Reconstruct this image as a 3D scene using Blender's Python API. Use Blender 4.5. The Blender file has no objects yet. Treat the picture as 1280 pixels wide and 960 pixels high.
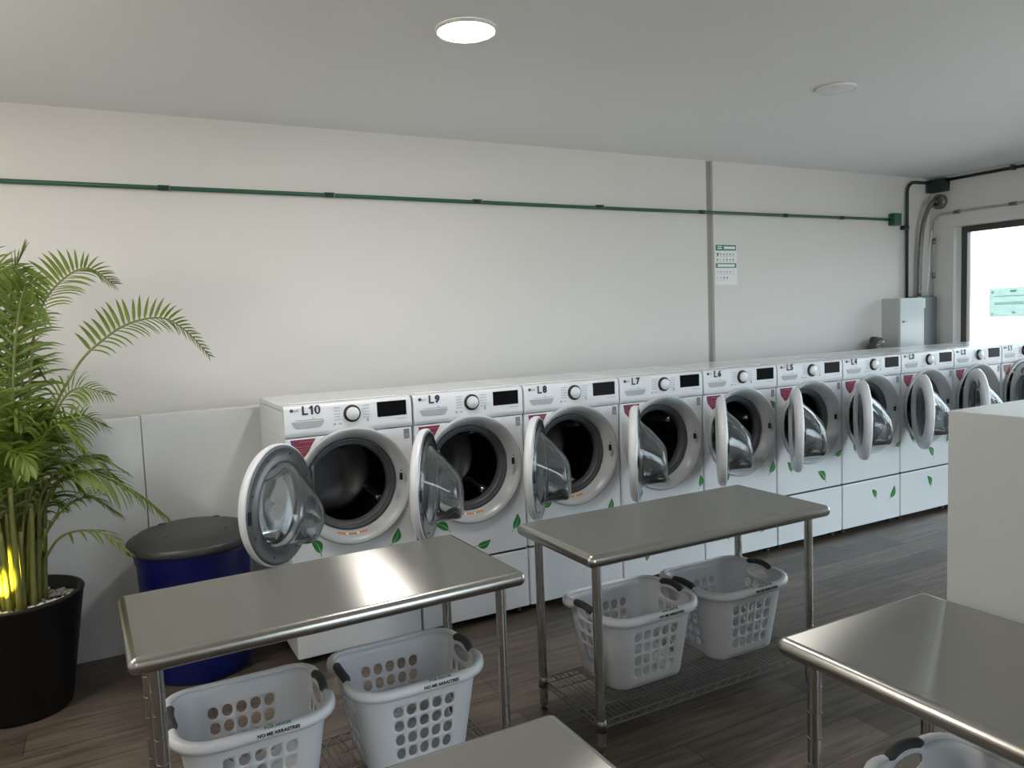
import bpy, bmesh, math, random
from mathutils import Vector, Matrix

C = bpy.context.scene.collection
PI = math.pi
R = math.radians
rnd = random.Random(7)

# ------------------------------------------------------------------ materials
def new_mat(name):
    m = bpy.data.materials.new(name); m.use_nodes = True
    nt = m.node_tree
    return m, nt, nt.nodes['Principled BSDF'], nt.nodes['Material Output']

def mat(name, col, rough=.5, metal=0., spec=.5, emit=None, estr=0., var=0., vscale=8., bump=0., bscale=60., coat=0.):
    m, nt, b, out = new_mat(name)
    b.inputs['Base Color'].default_value = (*col, 1)
    b.inputs['Roughness'].default_value = rough
    b.inputs['Metallic'].default_value = metal
    b.inputs['Specular IOR Level'].default_value = spec
    if coat: b.inputs['Coat Weight'].default_value = coat; b.inputs['Coat Roughness'].default_value = .08
    if emit:
        b.inputs['Emission Color'].default_value = (*emit, 1); b.inputs['Emission Strength'].default_value = estr
    tc = nt.nodes.new('ShaderNodeTexCoord')
    if var > 0:
        n = nt.nodes.new('ShaderNodeTexNoise'); n.inputs['Scale'].default_value = vscale; n.inputs['Detail'].default_value = 4
        nt.links.new(tc.outputs['Object'], n.inputs['Vector'])
        mx = nt.nodes.new('ShaderNodeMix'); mx.data_type = 'RGBA'
        mx.inputs[6].default_value = (*[c*(1-var) for c in col], 1); mx.inputs[7].default_value = (*[min(1, c*(1+var)) for c in col], 1)
        nt.links.new(n.outputs['Fac'], mx.inputs[0]); nt.links.new(mx.outputs[2], b.inputs['Base Color'])
    if bump > 0:
        n2 = nt.nodes.new('ShaderNodeTexNoise'); n2.inputs['Scale'].default_value = bscale; n2.inputs['Detail'].default_value = 3
        nt.links.new(tc.outputs['Object'], n2.inputs['Vector'])
        bp = nt.nodes.new('ShaderNodeBump'); bp.inputs['Strength'].default_value = bump; bp.inputs['Distance'].default_value = .01
        nt.links.new(n2.outputs['Fac'], bp.inputs['Height']); nt.links.new(bp.outputs['Normal'], b.inputs['Normal'])
    return m

def glass_mat(name, tint, refl=.9, rough=.02, body=0.):
    # clear sheet: what lies behind stays visible, with a mirror sheen that grows at grazing angles
    m, nt, b, out = new_mat(name)
    nt.nodes.remove(b)
    tr = nt.nodes.new('ShaderNodeBsdfTransparent'); tr.inputs['Color'].default_value = (*tint, 1)
    gl = nt.nodes.new('ShaderNodeBsdfGlossy'); gl.inputs['Roughness'].default_value = rough; gl.inputs['Color'].default_value = (refl, refl, refl, 1)
    fr = nt.nodes.new('ShaderNodeFresnel'); fr.inputs['IOR'].default_value = 1.5
    mx = nt.nodes.new('ShaderNodeMixShader')
    nt.links.new(fr.outputs[0], mx.inputs[0]); nt.links.new(tr.outputs[0], mx.inputs[1]); nt.links.new(gl.outputs[0], mx.inputs[2])
    last = mx
    if body > 0:
        df = nt.nodes.new('ShaderNodeBsdfDiffuse'); df.inputs['Color'].default_value = (.75, .77, .78, 1)
        m2 = nt.nodes.new('ShaderNodeMixShader'); m2.inputs[0].default_value = body
        nt.links.new(mx.outputs[0], m2.inputs[1]); nt.links.new(df.outputs[0], m2.inputs[2]); last = m2
    nt.links.new(last.outputs[0], out.inputs['Surface'])
    return m

M = {}
M['wall'] = mat('wall paint', (.745, .725, .695), .75, var=.025, vscale=1.3, bump=.08, bscale=90)
M['ceiling'] = mat('ceiling paint', (.83, .83, .83), .8, var=.02, vscale=.9)
M['panel'] = mat('white wainscot board', (.66, .68, .69), .35, var=.02, vscale=3)
M['white'] = mat('white enamel', (.76, .79, .82), .22, coat=.3)
M['white2'] = mat('white plastic', (.74, .76, .79), .3)
M['bezel'] = mat('light grey plastic', (.50, .52, .53), .32)
M['rubber'] = mat('grey door gasket', (.075, .08, .088), .45)
M['dgrey'] = mat('dark grey plastic', (.05, .05, .052), .45)
M['black'] = mat('black plastic', (.012, .012, .013), .35)
M['display'] = mat('black display glass', (.006, .006, .007), .15, spec=.06)
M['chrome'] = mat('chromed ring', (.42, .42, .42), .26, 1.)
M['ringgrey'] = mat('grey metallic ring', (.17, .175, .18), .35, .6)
M['navy'] = mat('navy lettering', (.012, .014, .06), .5)
M['greyprint'] = mat('grey print', (.38, .40, .43), .5)
M['logodot'] = mat('logo dark red', (.10, .06, .07), .5)
M['red'] = mat('crimson sticker', (.17, .010, .032), .4, var=.25, vscale=18)
M['redline'] = mat('pink sticker print', (.36, .06, .10), .5)
M['purple'] = mat('purple sticker end', (.13, .02, .16), .4)
M['orange'] = mat('orange sticker', (.62, .25, .08), .5)
M['badge'] = mat('grey badge', (.20, .21, .22), .4)
M['leafgreen'] = mat('green leaf sticker', (.018, .20, .035), .4, var=.35, vscale=30)
M['leafrib'] = mat('pale leaf rib', (.45, .62, .42), .5)
M['bglass'] = glass_mat('clear door glass', (.93, .95, .96), 1., .03, .05)
M['wglass'] = glass_mat('door window glass', (.34, .37, .40), 1., .03)
M['pane'] = glass_mat('window glass', (.96, .98, .98), 1., .01)
M['basket'] = mat('white basket plastic', (.70, .72, .76), .38)
M['grip'] = mat('charcoal grip', (.035, .037, .04), .6)
M['pot'] = mat('black planter plastic', (.006, .006, .0065), .45, spec=.25)
M['pebble'] = mat('white pebbles', (.62, .60, .56), .6, var=.25, vscale=25)
M['soil'] = mat('dark soil', (.03, .022, .015), .95, var=.4, vscale=40)
M['binblue'] = mat('blue bin plastic', (.003, .009, .14), .4)
M['binlid'] = mat('dark grey bin lid', (.026, .028, .030), .42)
M['green'] = mat('green conduit', (.022, .10, .062), .42)
M['dgreen'] = mat('dark green box', (.008, .028, .02), .5)
M['galv'] = mat('galvanised steel', (.20, .20, .19), .42, .7, var=.15, vscale=20)
M['ebox'] = mat('grey cabinet enamel', (.50, .52, .52), .4)
M['ebox_dark'] = mat('dark grey cabinet enamel', (.13, .15, .155), .45)
M['ebox_door'] = mat('pale cabinet door', (.66, .70, .72), .25)
M['bronze'] = mat('dark bronze window frame', (.085, .078, .07), .4, .4)
M['paper'] = mat('white paper', (.86, .87, .86), .6)
M['signgreen'] = mat('sign green', (.03, .24, .13), .5)
M['signink'] = mat('sign ink', (.10, .12, .12), .6)
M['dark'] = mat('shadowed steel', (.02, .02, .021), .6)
M['cabinet'] = mat('white cabinet laminate', (.60, .635, .63), .4)
M['lampon'] = mat('lit lamp diffuser', (.9, .9, .88), .5, emit=(1., .96, .90), estr=135.)
M['lampcold'] = mat('opal lamp diffuser', (.80, .81, .81), .4)
M['lamprim'] = mat('white lamp rim', (.75, .75, .74), .4)
M['spotlens'] = mat('yellow spot lens', (.9, .8, .2), .3, emit=(1., .78, .05), estr=25.)
M['white_cable'] = mat('white cable', (.8, .8, .79), .5)
M['drum'] = None
M['textgreen'] = mat('green lettering', (.06, .22, .13), .5)
M['textblack'] = mat('black lettering', (.012, .014, .014), .5)

# stainless drum with perforations
def drum_mat():
    m, nt, b, out = new_mat('perforated drum steel')
    b.inputs['Base Color'].default_value = (.085, .085, .088, 1); b.inputs['Metallic'].default_value = .9; b.inputs['Roughness'].default_value = .3
    tc = nt.nodes.new('ShaderNodeTexCoord'); v = nt.nodes.new('ShaderNodeTexVoronoi'); v.inputs['Scale'].default_value = 55
    v.inputs['Randomness'].default_value = .15
    nt.links.new(tc.outputs['Object'], v.inputs['Vector'])
    r = nt.nodes.new('ShaderNodeValToRGB'); r.color_ramp.elements[0].position = .12; r.color_ramp.elements[1].position = .2
    r.color_ramp.elements[0].color = (.006, .006, .006, 1); r.color_ramp.elements[1].color = (.085, .085, .088, 1)
    nt.links.new(v.outputs['Distance'], r.inputs[0]); nt.links.new(r.outputs[0], b.inputs['Base Color'])
    return m
M['drum'] = drum_mat()

# brushed stainless steel, grain along the UV u direction
def steel_mat(name, base, rough, aniso):
    m, nt, b, out = new_mat(name); nt.nodes.remove(b)
    g = nt.nodes.new('ShaderNodeBsdfAnisotropic'); g.distribution = 'BECKMANN'
    g.inputs['Color'].default_value = (*base, 1); g.inputs['Roughness'].default_value = rough; g.inputs['Anisotropy'].default_value = aniso
    tg = nt.nodes.new('ShaderNodeTangent'); tg.direction_type = 'UV_MAP'; tg.uv_map = 'UVMap'
    nt.links.new(tg.outputs[0], g.inputs['Tangent'])
    tc = nt.nodes.new('ShaderNodeTexCoord'); n = nt.nodes.new('ShaderNodeTexNoise'); n.inputs['Scale'].default_value = .9
    nt.links.new(tc.outputs['Object'], n.inputs['Vector'])
    mr = nt.nodes.new('ShaderNodeMapRange'); mr.inputs['To Min'].default_value = rough*.97; mr.inputs['To Max'].default_value = rough*1.03
    nt.links.new(n.outputs['Fac'], mr.inputs['Value']); nt.links.new(mr.outputs[0], g.inputs['Roughness'])
    nt.links.new(g.outputs[0], out.inputs['Surface'])
    return m
M['steel'] = steel_mat('brushed steel top', (.50, .49, .465), .34, -.70)
M['edge'] = mat('rolled steel edge', (.42, .41, .385), .27, 1.)
M['leg'] = mat('polished steel post', (.46, .45, .43), .22, 1.)
M['wire'] = mat('chromed wire', (.30, .29, .275), .3, 1.)

def floor_mat():
    m, nt, b, out = new_mat('dark wood look floor tiles')
    tc = nt.nodes.new('ShaderNodeTexCoord')
    br = nt.nodes.new('ShaderNodeTexBrick'); br.inputs['Scale'].default_value = 1.; br.inputs['Brick Width'].default_value = 1.2
    br.inputs['Row Height'].default_value = .2; br.inputs['Mortar Size'].default_value = .0022; br.offset = .37
    br.inputs['Color1'].default_value = (.060, .048, .037, 1); br.inputs['Color2'].default_value = (.128, .106, .086, 1)
    br.inputs['Mortar'].default_value = (.022, .019, .017, 1)
    nt.links.new(tc.outputs['Object'], br.inputs['Vector'])
    mp = nt.nodes.new('ShaderNodeMapping'); mp.inputs['Scale'].default_value = (1.1, 13, 1)
    n = nt.nodes.new('ShaderNodeTexNoise'); n.inputs['Scale'].default_value = 2.2; n.inputs['Detail'].default_value = 7; n.inputs['Roughness'].default_value = .6
    nt.links.new(tc.outputs['Object'], mp.inputs['Vector']); nt.links.new(mp.outputs[0], n.inputs['Vector'])
    rp = nt.nodes.new('ShaderNodeValToRGB'); rp.color_ramp.elements[0].position = .3; rp.color_ramp.elements[1].position = .72
    rp.color_ramp.elements[0].color = (.42, .40, .38, 1); rp.color_ramp.elements[1].color = (1.55, 1.5, 1.45, 1)
    nt.links.new(n.outputs['Fac'], rp.inputs[0])
    mx = nt.nodes.new('ShaderNodeMix'); mx.data_type = 'RGBA'; mx.blend_type = 'MULTIPLY'; mx.inputs[0].default_value = 1.
    nt.links.new(br.outputs['Color'], mx.inputs[6]); nt.links.new(rp.outputs[0], mx.inputs[7])
    nt.links.new(mx.outputs[2], b.inputs['Base Color'])
    b.inputs['Roughness'].default_value = .36; b.inputs['Specular IOR Level'].default_value = .45
    bp = nt.nodes.new('ShaderNodeBump'); bp.inputs['Strength'].default_value = .12; bp.inputs['Distance'].default_value = .004
    nt.links.new(n.outputs['Fac'], bp.inputs['Height']); nt.links.new(bp.outputs['Normal'], b.inputs['Normal'])
    return m
M['floor'] = floor_mat()

def leaf_mat(name, c1, c2, rough=.45):
    m, nt, b, out = new_mat(name)
    oi = nt.nodes.new('ShaderNodeTexCoord'); n = nt.nodes.new('ShaderNodeTexNoise'); n.inputs['Scale'].default_value = 9; n.inputs['Detail'].default_value = 2
    nt.links.new(oi.outputs['Object'], n.inputs['Vector'])
    mx = nt.nodes.new('ShaderNodeMix'); mx.data_type = 'RGBA'; mx.inputs[6].default_value = (*c1, 1); mx.inputs[7].default_value = (*c2, 1)
    nt.links.new(n.outputs['Fac'], mx.inputs[0]); nt.links.new(mx.outputs[2], b.inputs['Base Color'])
    b.inputs['Roughness'].default_value = rough
    tl = nt.nodes.new('ShaderNodeBsdfTranslucent'); tl.inputs['Color'].default_value = (c2[0]*1.5, c2[1]*1.5, c2[2], 1)
    ms = nt.nodes.new('ShaderNodeMixShader'); ms.inputs[0].default_value = .22
    nt.links.new(b.outputs[0], ms.inputs[1]); nt.links.new(tl.outputs[0], ms.inputs[2]); nt.links.new(ms.outputs[0], out.inputs['Surface'])
    return m
M['leaf'] = leaf_mat('palm leaflets', (.06, .11, .014), (.19, .25, .036))
M['cane'] = mat('palm cane', (.16, .17, .045), .5, var=.35, vscale=14)
M['rachis'] = mat('palm rachis', (.16, .18, .05), .5)

# ------------------------------------------------------------------ mesh helpers
class MB:
    """collects geometry for ONE mesh object"""
    def __init__(s): s.v = []; s.f = []; s.m = []; s.sm = []
    def add(s, verts, faces, mi=0, smooth=False, mtx=None):
        o = len(s.v)
        for p in verts:
            p = Vector(p)
            if mtx is not None: p = mtx @ p
            s.v.append(p[:])
        for f in faces: s.f.append([i+o for i in f]); s.m.append(mi); s.sm.append(smooth)
        return s
    def box(s, x0, x1, y0, y1, z0, z1, bev=0., mi=0, seg=2, mtx=None):
        bm = bmesh.new(); bmesh.ops.create_cube(bm, size=1)
        for v in bm.verts: v.co = Vector(((x0+x1)/2+v.co.x*(x1-x0), (y0+y1)/2+v.co.y*(y1-y0), (z0+z1)/2+v.co.z*(z1-z0)))
        if bev > 0: bmesh.ops.bevel(bm, geom=list(bm.edges), offset=bev, segments=seg, profile=.5, affect='EDGES')
        bm.verts.index_update()
        s.add([v.co.copy() for v in bm.verts], [[v.index for v in f.verts] for f in bm.faces], mi, False, mtx); bm.free()
        return s
    def rings(s, rings, mi=0, smooth=True, closed=True, cap0=False, cap1=False, mtx=None):
        n = len(rings[0]); vs = [p for r in rings for p in r]; fs = []
        for a in range(len(rings)-1):
            for k in range(n if closed else n-1):
                k2 = (k+1) % n
                fs.append((a*n+k, a*n+k2, (a+1)*n+k2, (a+1)*n+k))
        s.add(vs, fs, mi, smooth, mtx)
        if cap0: s.add(rings[0], [list(range(n))[::-1]], mi, False, mtx)
        if cap1: s.add(rings[-1], [list(range(n))], mi, False, mtx)
        return s
    def lathe(s, prof, axis='Z', c=(0, 0, 0), n=32, mi=0, smooth=True, cap0=False, cap1=False, mtx=None):
        rs = []
        for r, h in prof:
            ring = []
            for k in range(n):
                a = 2*PI*k/n
                if axis == 'Z': p = (c[0]+r*math.cos(a), c[1]+r*math.sin(a), c[2]+h)
                elif axis == 'Y': p = (c[0]+r*math.cos(a), c[1]+h, c[2]+r*math.sin(a))
                else: p = (c[0]+h, c[1]+r*math.cos(a), c[2]+r*math.sin(a))
                ring.append(p)
            rs.append(ring)
        return s.rings(rs, mi, smooth, True, cap0, cap1, mtx)
    def tube(s, pts, r, n=8, mi=0, caps=True, mtx=None, smooth=True):
        pts = [Vector(p) for p in pts]; rs = []; up = None
        for i, p in enumerate(pts):
            t = (pts[min(i+1, len(pts)-1)]-pts[max(i-1, 0)]).normalized()
            if up is None:
                up = Vector((0, 0, 1)) if abs(t.z) < .9 else Vector((1, 0, 0))
            u = (up-t*up.dot(t)).normalized(); w = t.cross(u); up = u
            rr = r[i] if isinstance(r, (list, tuple)) else r
            rs.append([p+(u*math.cos(2*PI*k/n)+w*math.sin(2*PI*k/n))*rr for k in range(n)])
        return s.rings(rs, mi, smooth, True, caps, caps, mtx)
    def sphere(s, c, r, mi=0, sub=1, sc=(1, 1, 1), rot=None):
        bm = bmesh.new(); bmesh.ops.create_icosphere(bm, subdivisions=sub, radius=r); bm.verts.index_update()
        vs = []
        for v in bm.verts:
            p = Vector((v.co.x*sc[0], v.co.y*sc[1], v.co.z*sc[2]))
            if rot is not None: p = rot @ p
            vs.append(p+Vector(c))
        s.add(vs, [[v.index for v in f.verts] for f in bm.faces], mi, True); bm.free(); return s
    def mesh(s, name, mats, fix=True, uv=None):
        me = bpy.data.meshes.new(name); me.from_pydata(s.v, [], s.f)
        for m in (mats if isinstance(mats, (list, tuple)) else [mats]): me.materials.append(m)
        me.polygons.foreach_set('material_index', s.m); me.polygons.foreach_set('use_smooth', s.sm)
        if fix:
            bm = bmesh.new(); bm.from_mesh(me); bmesh.ops.remove_doubles(bm, verts=bm.verts, dist=1e-6)
            bmesh.ops.recalc_face_normals(bm, faces=bm.faces); bm.to_mesh(me); bm.free()
        if uv:
            l = me.uv_layers.new(name='UVMap')
            for lp in me.loops:
                co = me.vertices[lp.vertex_index].co; l.data[lp.index].uv = uv(co)
        me.update(); return me

def obj(name, me, parent=None, loc=(0, 0, 0), rot=(0, 0, 0)):
    o = bpy.data.objects.new(name, me); C.objects.link(o)
    o.parent = parent; o.location = loc; o.rotation_euler = rot
    return o
def thing(name, label, cat, loc=(0, 0, 0), rotz=0, group=None):
    o = bpy.data.objects.new(name, None); C.objects.link(o); o.empty_display_size = .1
    o.location = loc; o.rotation_euler = (0, 0, rotz); o['label'] = label; o['category'] = cat
    if group: o['group'] = group
    return o
def tag(o, label, cat, group=None):
    o['label'] = label; o['category'] = cat
    if group: o['group'] = group
    return o
def struct(o, label, cat):
    o['kind'] = 'structure'; o['label'] = label; o['category'] = cat; return o

def text_mesh(txt, width, height, bold=.02, depth=.0006, mats=None, name='lettering'):
    cu = bpy.data.curves.new('tmp', 'FONT'); cu.body = txt; cu.size = 1; cu.offset = bold; cu.extrude = .01; cu.resolution_u = 2
    cu.align_x = 'CENTER'; cu.align_y = 'CENTER'
    o = bpy.data.objects.new('tmp', cu); C.objects.link(o)
    dg = bpy.context.evaluated_depsgraph_get(); dg.update()
    me = bpy.data.meshes.new_from_object(o.evaluated_get(dg))
    bpy.data.objects.remove(o); bpy.data.curves.remove(cu)
    xs = [v.co.x for v in me.vertices]; ys = [v.co.y for v in me.vertices]
    w = max(xs)-min(xs); h = max(ys)-min(ys); cx = (max(xs)+min(xs))/2; cy = (max(ys)+min(ys))/2
    for v in me.vertices:   # letters lie in local XZ, facing -Y
        x, y, z = v.co; v.co = ((x-cx)/w*width, -z/.01*depth, (y-cy)/h*height)
    me.materials.clear()
    me.materials.append(mats or M['navy']); me.name = name; me.update()
    return me

# ------------------------------------------------------------------ setting
XL, XR, YB, YF, ZC = -3.4, 6.968, 1.14, -5.8, 3.05
b = MB().box(XL-.2, XR+.3, YF-.2, YB+.3, -.2, 0)
struct(obj('floor', b.mesh('floor', M['floor'])), 'dark brown wood-look plank tile floor', 'floor')
b = MB().box(XL-.2, XR+.3, YF-.2, YB+.3, ZC, ZC+.2)
struct(obj('ceiling', b.mesh('ceiling', M['ceiling'])), 'flat pale grey painted ceiling', 'ceiling')
b = MB().box(XL-.2, 3.888, YB, YB+.25, 0, ZC).box(3.888, 3.963, YB+.07, YB+.25, 0, ZC).box(3.963, XR+.3, YB, YB+.25, 0, ZC)
struct(obj('wall_back', b.mesh('wall_back', M['wall'])), 'off-white back wall with a recessed vertical joint', 'wall')
struct(obj('trim_3', MB().box(3.889, 3.962, YB+.035, YB+.069, 0, ZC).mesh('trim_3', mat('shade grey joint back', (.40, .39, .37), .8))), 'vertical joint in the back wall left of the notice, its shade painted grey', 'wall joint')  # grey strip at the back of the groove paints in its shade
b = MB().box(XL-.2, XL, YF, YB, 0, ZC)
struct(obj('wall_left', b.mesh('wall_left', M['wall'])), 'plain off-white left wall', 'wall')
# right wall with the big shop window
WY0, WY1, WZ0, WZ1 = -3.6, .885, .3, 2.53
b = MB().box(XR, XR+.2, WY1, YB, 0, ZC).box(XR, XR+.2, YF, WY0, 0, ZC).box(XR, XR+.2, WY0, WY1, WZ1, ZC).box(XR, XR+.2, WY0, WY1, 0, WZ0)
struct(obj('wall_right', b.mesh('wall_right', M['wall'])), 'off-white right wall around the bright window', 'wall')
# street front behind the camera
FX0, FX1 = .6, 6.7
b = MB().box(XL, FX0, YF-.2, YF, 0, ZC).box(FX1, XR, YF-.2, YF, 0, ZC).box(FX0, FX1, YF-.2, YF, 2.8, ZC).box(FX0, FX1, YF-.2, YF, 0, .15)
struct(obj('wall_front', b.mesh('wall_front', M['wall'])), 'off-white street wall with a wide shop window', 'wall')

def window(name, label, pts_fn, a0, a1, z0, z1, bars):
    # pts_fn maps (a along wall, d through wall, z) to world
    w = thing(name, label, 'window'); w['kind'] = 'structure'
    f = MB(); t = .06
    def bx(a0_, a1_, d0, d1, z0_, z1_, mb, bev=.004):
        p = pts_fn(a0_, d0, z0_); q = pts_fn(a1_, d1, z1_)
        mb.box(min(p[0], q[0]), max(p[0], q[0]), min(p[1], q[1]), max(p[1], q[1]), z0_, z1_, bev)
    bx(a0, a0+t, .13, .20, z0, z1, f); bx(a1-t, a1, .13, .20, z0, z1, f)
    bx(a0+t, a1-t, .13, .20, z1-t, z1, f); bx(a0+t, a1-t, .13, .20, z0, z0+t, f)
    for q in bars: bx(q-t/2, q+t/2, .13, .20, z0+t, z1-t, f)
    obj('window_frame', f.mesh('window_frame', M['bronze']), w)
    g = MB(); bx(a0+t*.7, a1-t*.7,   .158, .168, z0+t*.7, z1-t*.7, g, 0)
    obj('window_pane', g.mesh('window_pane', M['pane']), w)
    return w
window('window_1', 'dark bronze framed shop window, blown out white', lambda a, d, z: (XR+d, a, z), WY0, WY1, WZ0, WZ1, [-1.4])
window('window_2', 'wide street window behind the camera', lambda a, d, z: (a, YF-d, z), FX0, FX1, .15, 2.8, [2.6, 4.6])

# wainscot boards left of the washers
b = MB().box(-.616, .02, .715, .795, 0, 1.312, .003)
struct(obj('trim_1', b.mesh('trim_1', M['panel'])), 'white wainscot board beside the washer numbered L10', 'wall panel')
b = MB().box(XL, -.622, .715, .795, 0, 1.304, .003)
struct(obj('trim_2', b.mesh('trim_2', M['panel'])), 'white wainscot board behind the palm', 'wall panel')

# ------------------------------------------------------------------ washing machines
W = .695; Z0 = .035; CX, CZ = .352, .915
def ellipse_plate(mb, x0, x1, z0, z1, y, cx, cz, r, n=72, mi=0):
    """flat rectangular plate with a round hole"""
    inn = []; outr = []
    angs = [2*PI*k/n for k in range(n)]
    corners = [math.atan2(zz-cz, xx-cx) % (2*PI) for xx in (x0, x1) for zz in (z0, z1)]
    for ca in corners:
        k = min(range(n), key=lambda i: abs((angs[i]-ca+PI) % (2*PI)-PI)); angs[k] = ca
    for a in angs:
        c, s_ = math.cos(a), math.sin(a)
        t = min((((x1 if c > 0 else x0)-cx)/c) if abs(c) > 1e-9 else 9e9, (((z1 if s_ > 0 else z0)-cz)/s_) if abs(s_) > 1e-9 else 9e9)
        outr.append((cx+c*t, y, cz+s_*t)); inn.append((cx+c*r, y, cz+s_*r))
    mb.rings([outr, inn], mi, False)

WM = {}
def number_mesh(n):
    """bold sans L and digits, standing in XZ and facing -Y"""
    H = .0455; st = .0098; b = MB(); x = 0.
    def bar(x0, x1, z0, z1): b.add([(x0, 0, z0), (x1, 0, z0), (x1, 0, z1), (x0, 0, z1), (x0, .0012, z0), (x1, .0012, z0), (x1, .0012, z1), (x0, .0012, z1)], [(0, 1, 2, 3), (0, 1, 5, 4), (1, 2, 6, 5), (2, 3, 7, 6), (3, 0, 4, 7)])
    bar(0, st, 0, H); bar(st, .030, 0, st*.9); x = .035
    for ch in str(n):
        if ch == '1':
            bar(x+.011, x+.011+st, 0, H); b.add([(x+.011, 0, H), (x+.011, 0, H-.011), (x+.001, 0, H-.018), (x+.001, 0, H-.009)], [(0, 1, 2, 3)]); x += .028
        elif ch == '0':
            o_ = [(x+.0155+.0155*math.cos(2*PI*k/28), 0, H/2+H/2*1.02*math.sin(2*PI*k/28)) for k in range(28)]
            i_ = [(x+.0155+.0062*math.cos(2*PI*k/28), 0, H/2+H*.34*math.sin(2*PI*k/28)) for k in range(28)]
            b.rings([o_, i_], 0, False); x += .034
        else:
            me = text_mesh(ch, .030, H, .055, .0006); b.add([v.co+Vector((x+.015, .0004, H/2)) for v in me.vertices], [list(p.vertices) for p in me.polygons]); bpy.data.meshes.remove(me); x += .034
    return b.mesh('number_label', M['navy'], fix=False)
def build_washer_meshes():
    x0, x1 = .006, .689
    # body: chamfered shell with the door hole
    b = MB(); c = .012; zb, zt = .402, 1.199
    ellipse_plate(b, x0+c, x1-c, zb, zt, 0, CX, CZ, .286)
    def rr(y, i): return [(x0+i, y, zb), (x1-i, y, zb), (x1-i, y, zt), (x0+i, y, zt)]
    for (a0, a1, ys) in (((x0+c, 0), (x0+.003, .004), None), ((x0+.003, .004), (x0, c), None), ((x0, c), (x0, .66), None)):
        b.add([(a0[0], a0[1], zb), (a1[0], a1[1], zb), (a1[0], a1[1], zt), (a0[0], a0[1], zt)], [(0, 1, 2, 3)])
        m0, m1 = x0+x1-a0[0], x0+x1-a1[0]
        b.add([(m0, a0[1], zb), (m1, a1[1], zb), (m1, a1[1], zt), (m0, a0[1], zt)], [(0, 1, 2, 3)])
    b.add([(x0, c, zb), (x1, c, zb), (x1, .66, zb), (x0, .66, zb)], [(0, 1, 2, 3)])
    b.add([(x0, c, zt), (x1, c, zt), (x1, .66, zt), (x0, .66, zt)], [(0, 1, 2, 3)])
    b.add([(x0, .66, zb), (x1, .66, zb), (x1, .66, zt), (x0, .66, zt)], [(0, 1, 2, 3)])
    b.box(x0, x1, .05, .66, zt, 1.336, .002)
    WM['body'] = b.mesh('body', M['white'], fix=False)
    WM['top_panel'] = MB().box(x0, x1, .03, .66, 1.338, 1.367, .005).box(x0+.05, x1-.05, .10, .62, 1.366, 1.369, .001).mesh('top_panel', M['white'])
    # control panel, front slightly domed
    b = MB(); prof = [(.052, 1.2015), (.004, 1.2015), (-.003, 1.205), (-.005, 1.23), (-.004, 1.33), (.0, 1.352), (.008, 1.362), (.022, 1.367), (.032, 1.367), (.052, 1.367)]
    b.rings([[(xx, y, z) for y, z in prof] for xx in (x0, x0+.004, x1-.004, x1)], 0, True, True, True, True)
    WM['control_panel'] = b.mesh('control_panel', M['white2'])
    # detergent drawer: front with scooped pull
    b = MB(); n = 14
    def arc(y, dz, ins):
        top = [(.040+ins, y, 1.281-ins*.3), (.209-ins, y, 1.281-ins*.3)]
        bot = []
        for k in range(n+1):
            t = k/n; xx = .209-ins-(.169-2*ins)*t; zz = 1.281-.036*math.sin(PI*min(1, max(0, (.5-abs(t-.5))*5)))**.5*1. if False else 1.281-.034*min(1, (.5-abs(t-.5))*9)**.5
            bot.append((xx, y, zz+dz))
        return top+bot[1:-1]
    b.rings([arc(-.0055, 0, 0), arc(-.0045, .002, .004), arc(-.0075, .003, .008)], 0, True, True, False, True)
    WM['detergent_drawer'] = b.mesh('detergent_drawer', mat('grey drawer pull', (.40, .42, .44), .35))
    # programme knob
    b = MB().lathe([(.0455, -.003), (.0455, -.013), (.043, -.017), (.033, -.017)], 'Y', (.357, 0, 1.302), 36)
    WM['program_knob'] = b.mesh('program_knob', M['black'])
    b = MB().lathe([(.0345, -.014), (.0340, -.026), (.032, -.029), (.0, -.030)], 'Y', (.357, 0, 1.302), 36)
    WM['knob_cap'] = b.mesh('knob_cap', M['white2'])
    b = MB().box(.495, .660, -.0075, .0, 1.268, 1.349, .003)
    WM['display'] = b.mesh('display', M['display'])
    # small grey print around the knob, over the drawer and below the display
    b = MB()
    for k in range(5):
        zz = 1.338-k*.0155
        b.box(.262, .262+.036-.004*(k % 2), -.0062, -.004, zz-.0016, zz+.0016)
        b.box(.416-.002*(k % 3), .452, -.0062, -.004, zz-.0016, zz+.0016)
    b.box(.062, .205, -.0062, -.004, 1.288, 1.2905); b.box(.150, .157, -.0062, -.004, 1.294, 1.300)
    b.box(.256, .268, -.0062, -.004, 1.248, 1.258); b.box(.284, .300, -.0062, -.004, 1.250, 1.256); b.box(.436, .446, -.0062, -.004, 1.252, 1.270)
    b.box(.60, .66, -.0062, -.004, 1.250, 1.253)
    WM['panel_print'] = b.mesh('panel_print', M['greyprint'])
    # maker logo: disc and two letters
    WM['maker_logo'] = MB().lathe([(.009, -.004), (.009, -.0068), (0, -.0068)], 'Y', (.045, 0, 1.342), 20).mesh('maker_logo', M['logodot'])
    WM['logo_letters'] = text_mesh('LG', .022, .012, .02, mats=M['greyprint'], name='logo_letters')
    # door surround
    b = MB().lathe([(.300, .004), (.3135, .001), (.314, -.012), (.309, -.019), (.301, -.019), (.286, -.009), (.268, .022), (.252, .055), (.247, .068), (.244, .08)], 'Y', (CX, 0, CZ), 72)
    WM['door_surround'] = b.mesh('door_surround', M['bezel'])
    b = MB().lathe([(.249, .080), (.248, .058), (.243, .052), (.234, .053), (.228, .064), (.222, .060), (.215, .066), (.208, .080), (.206, .105), (.215, .122)], 'Y', (CX, 0, CZ), 72)
    WM['door_gasket'] = b.mesh('door_gasket', M['rubber'])
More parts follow.
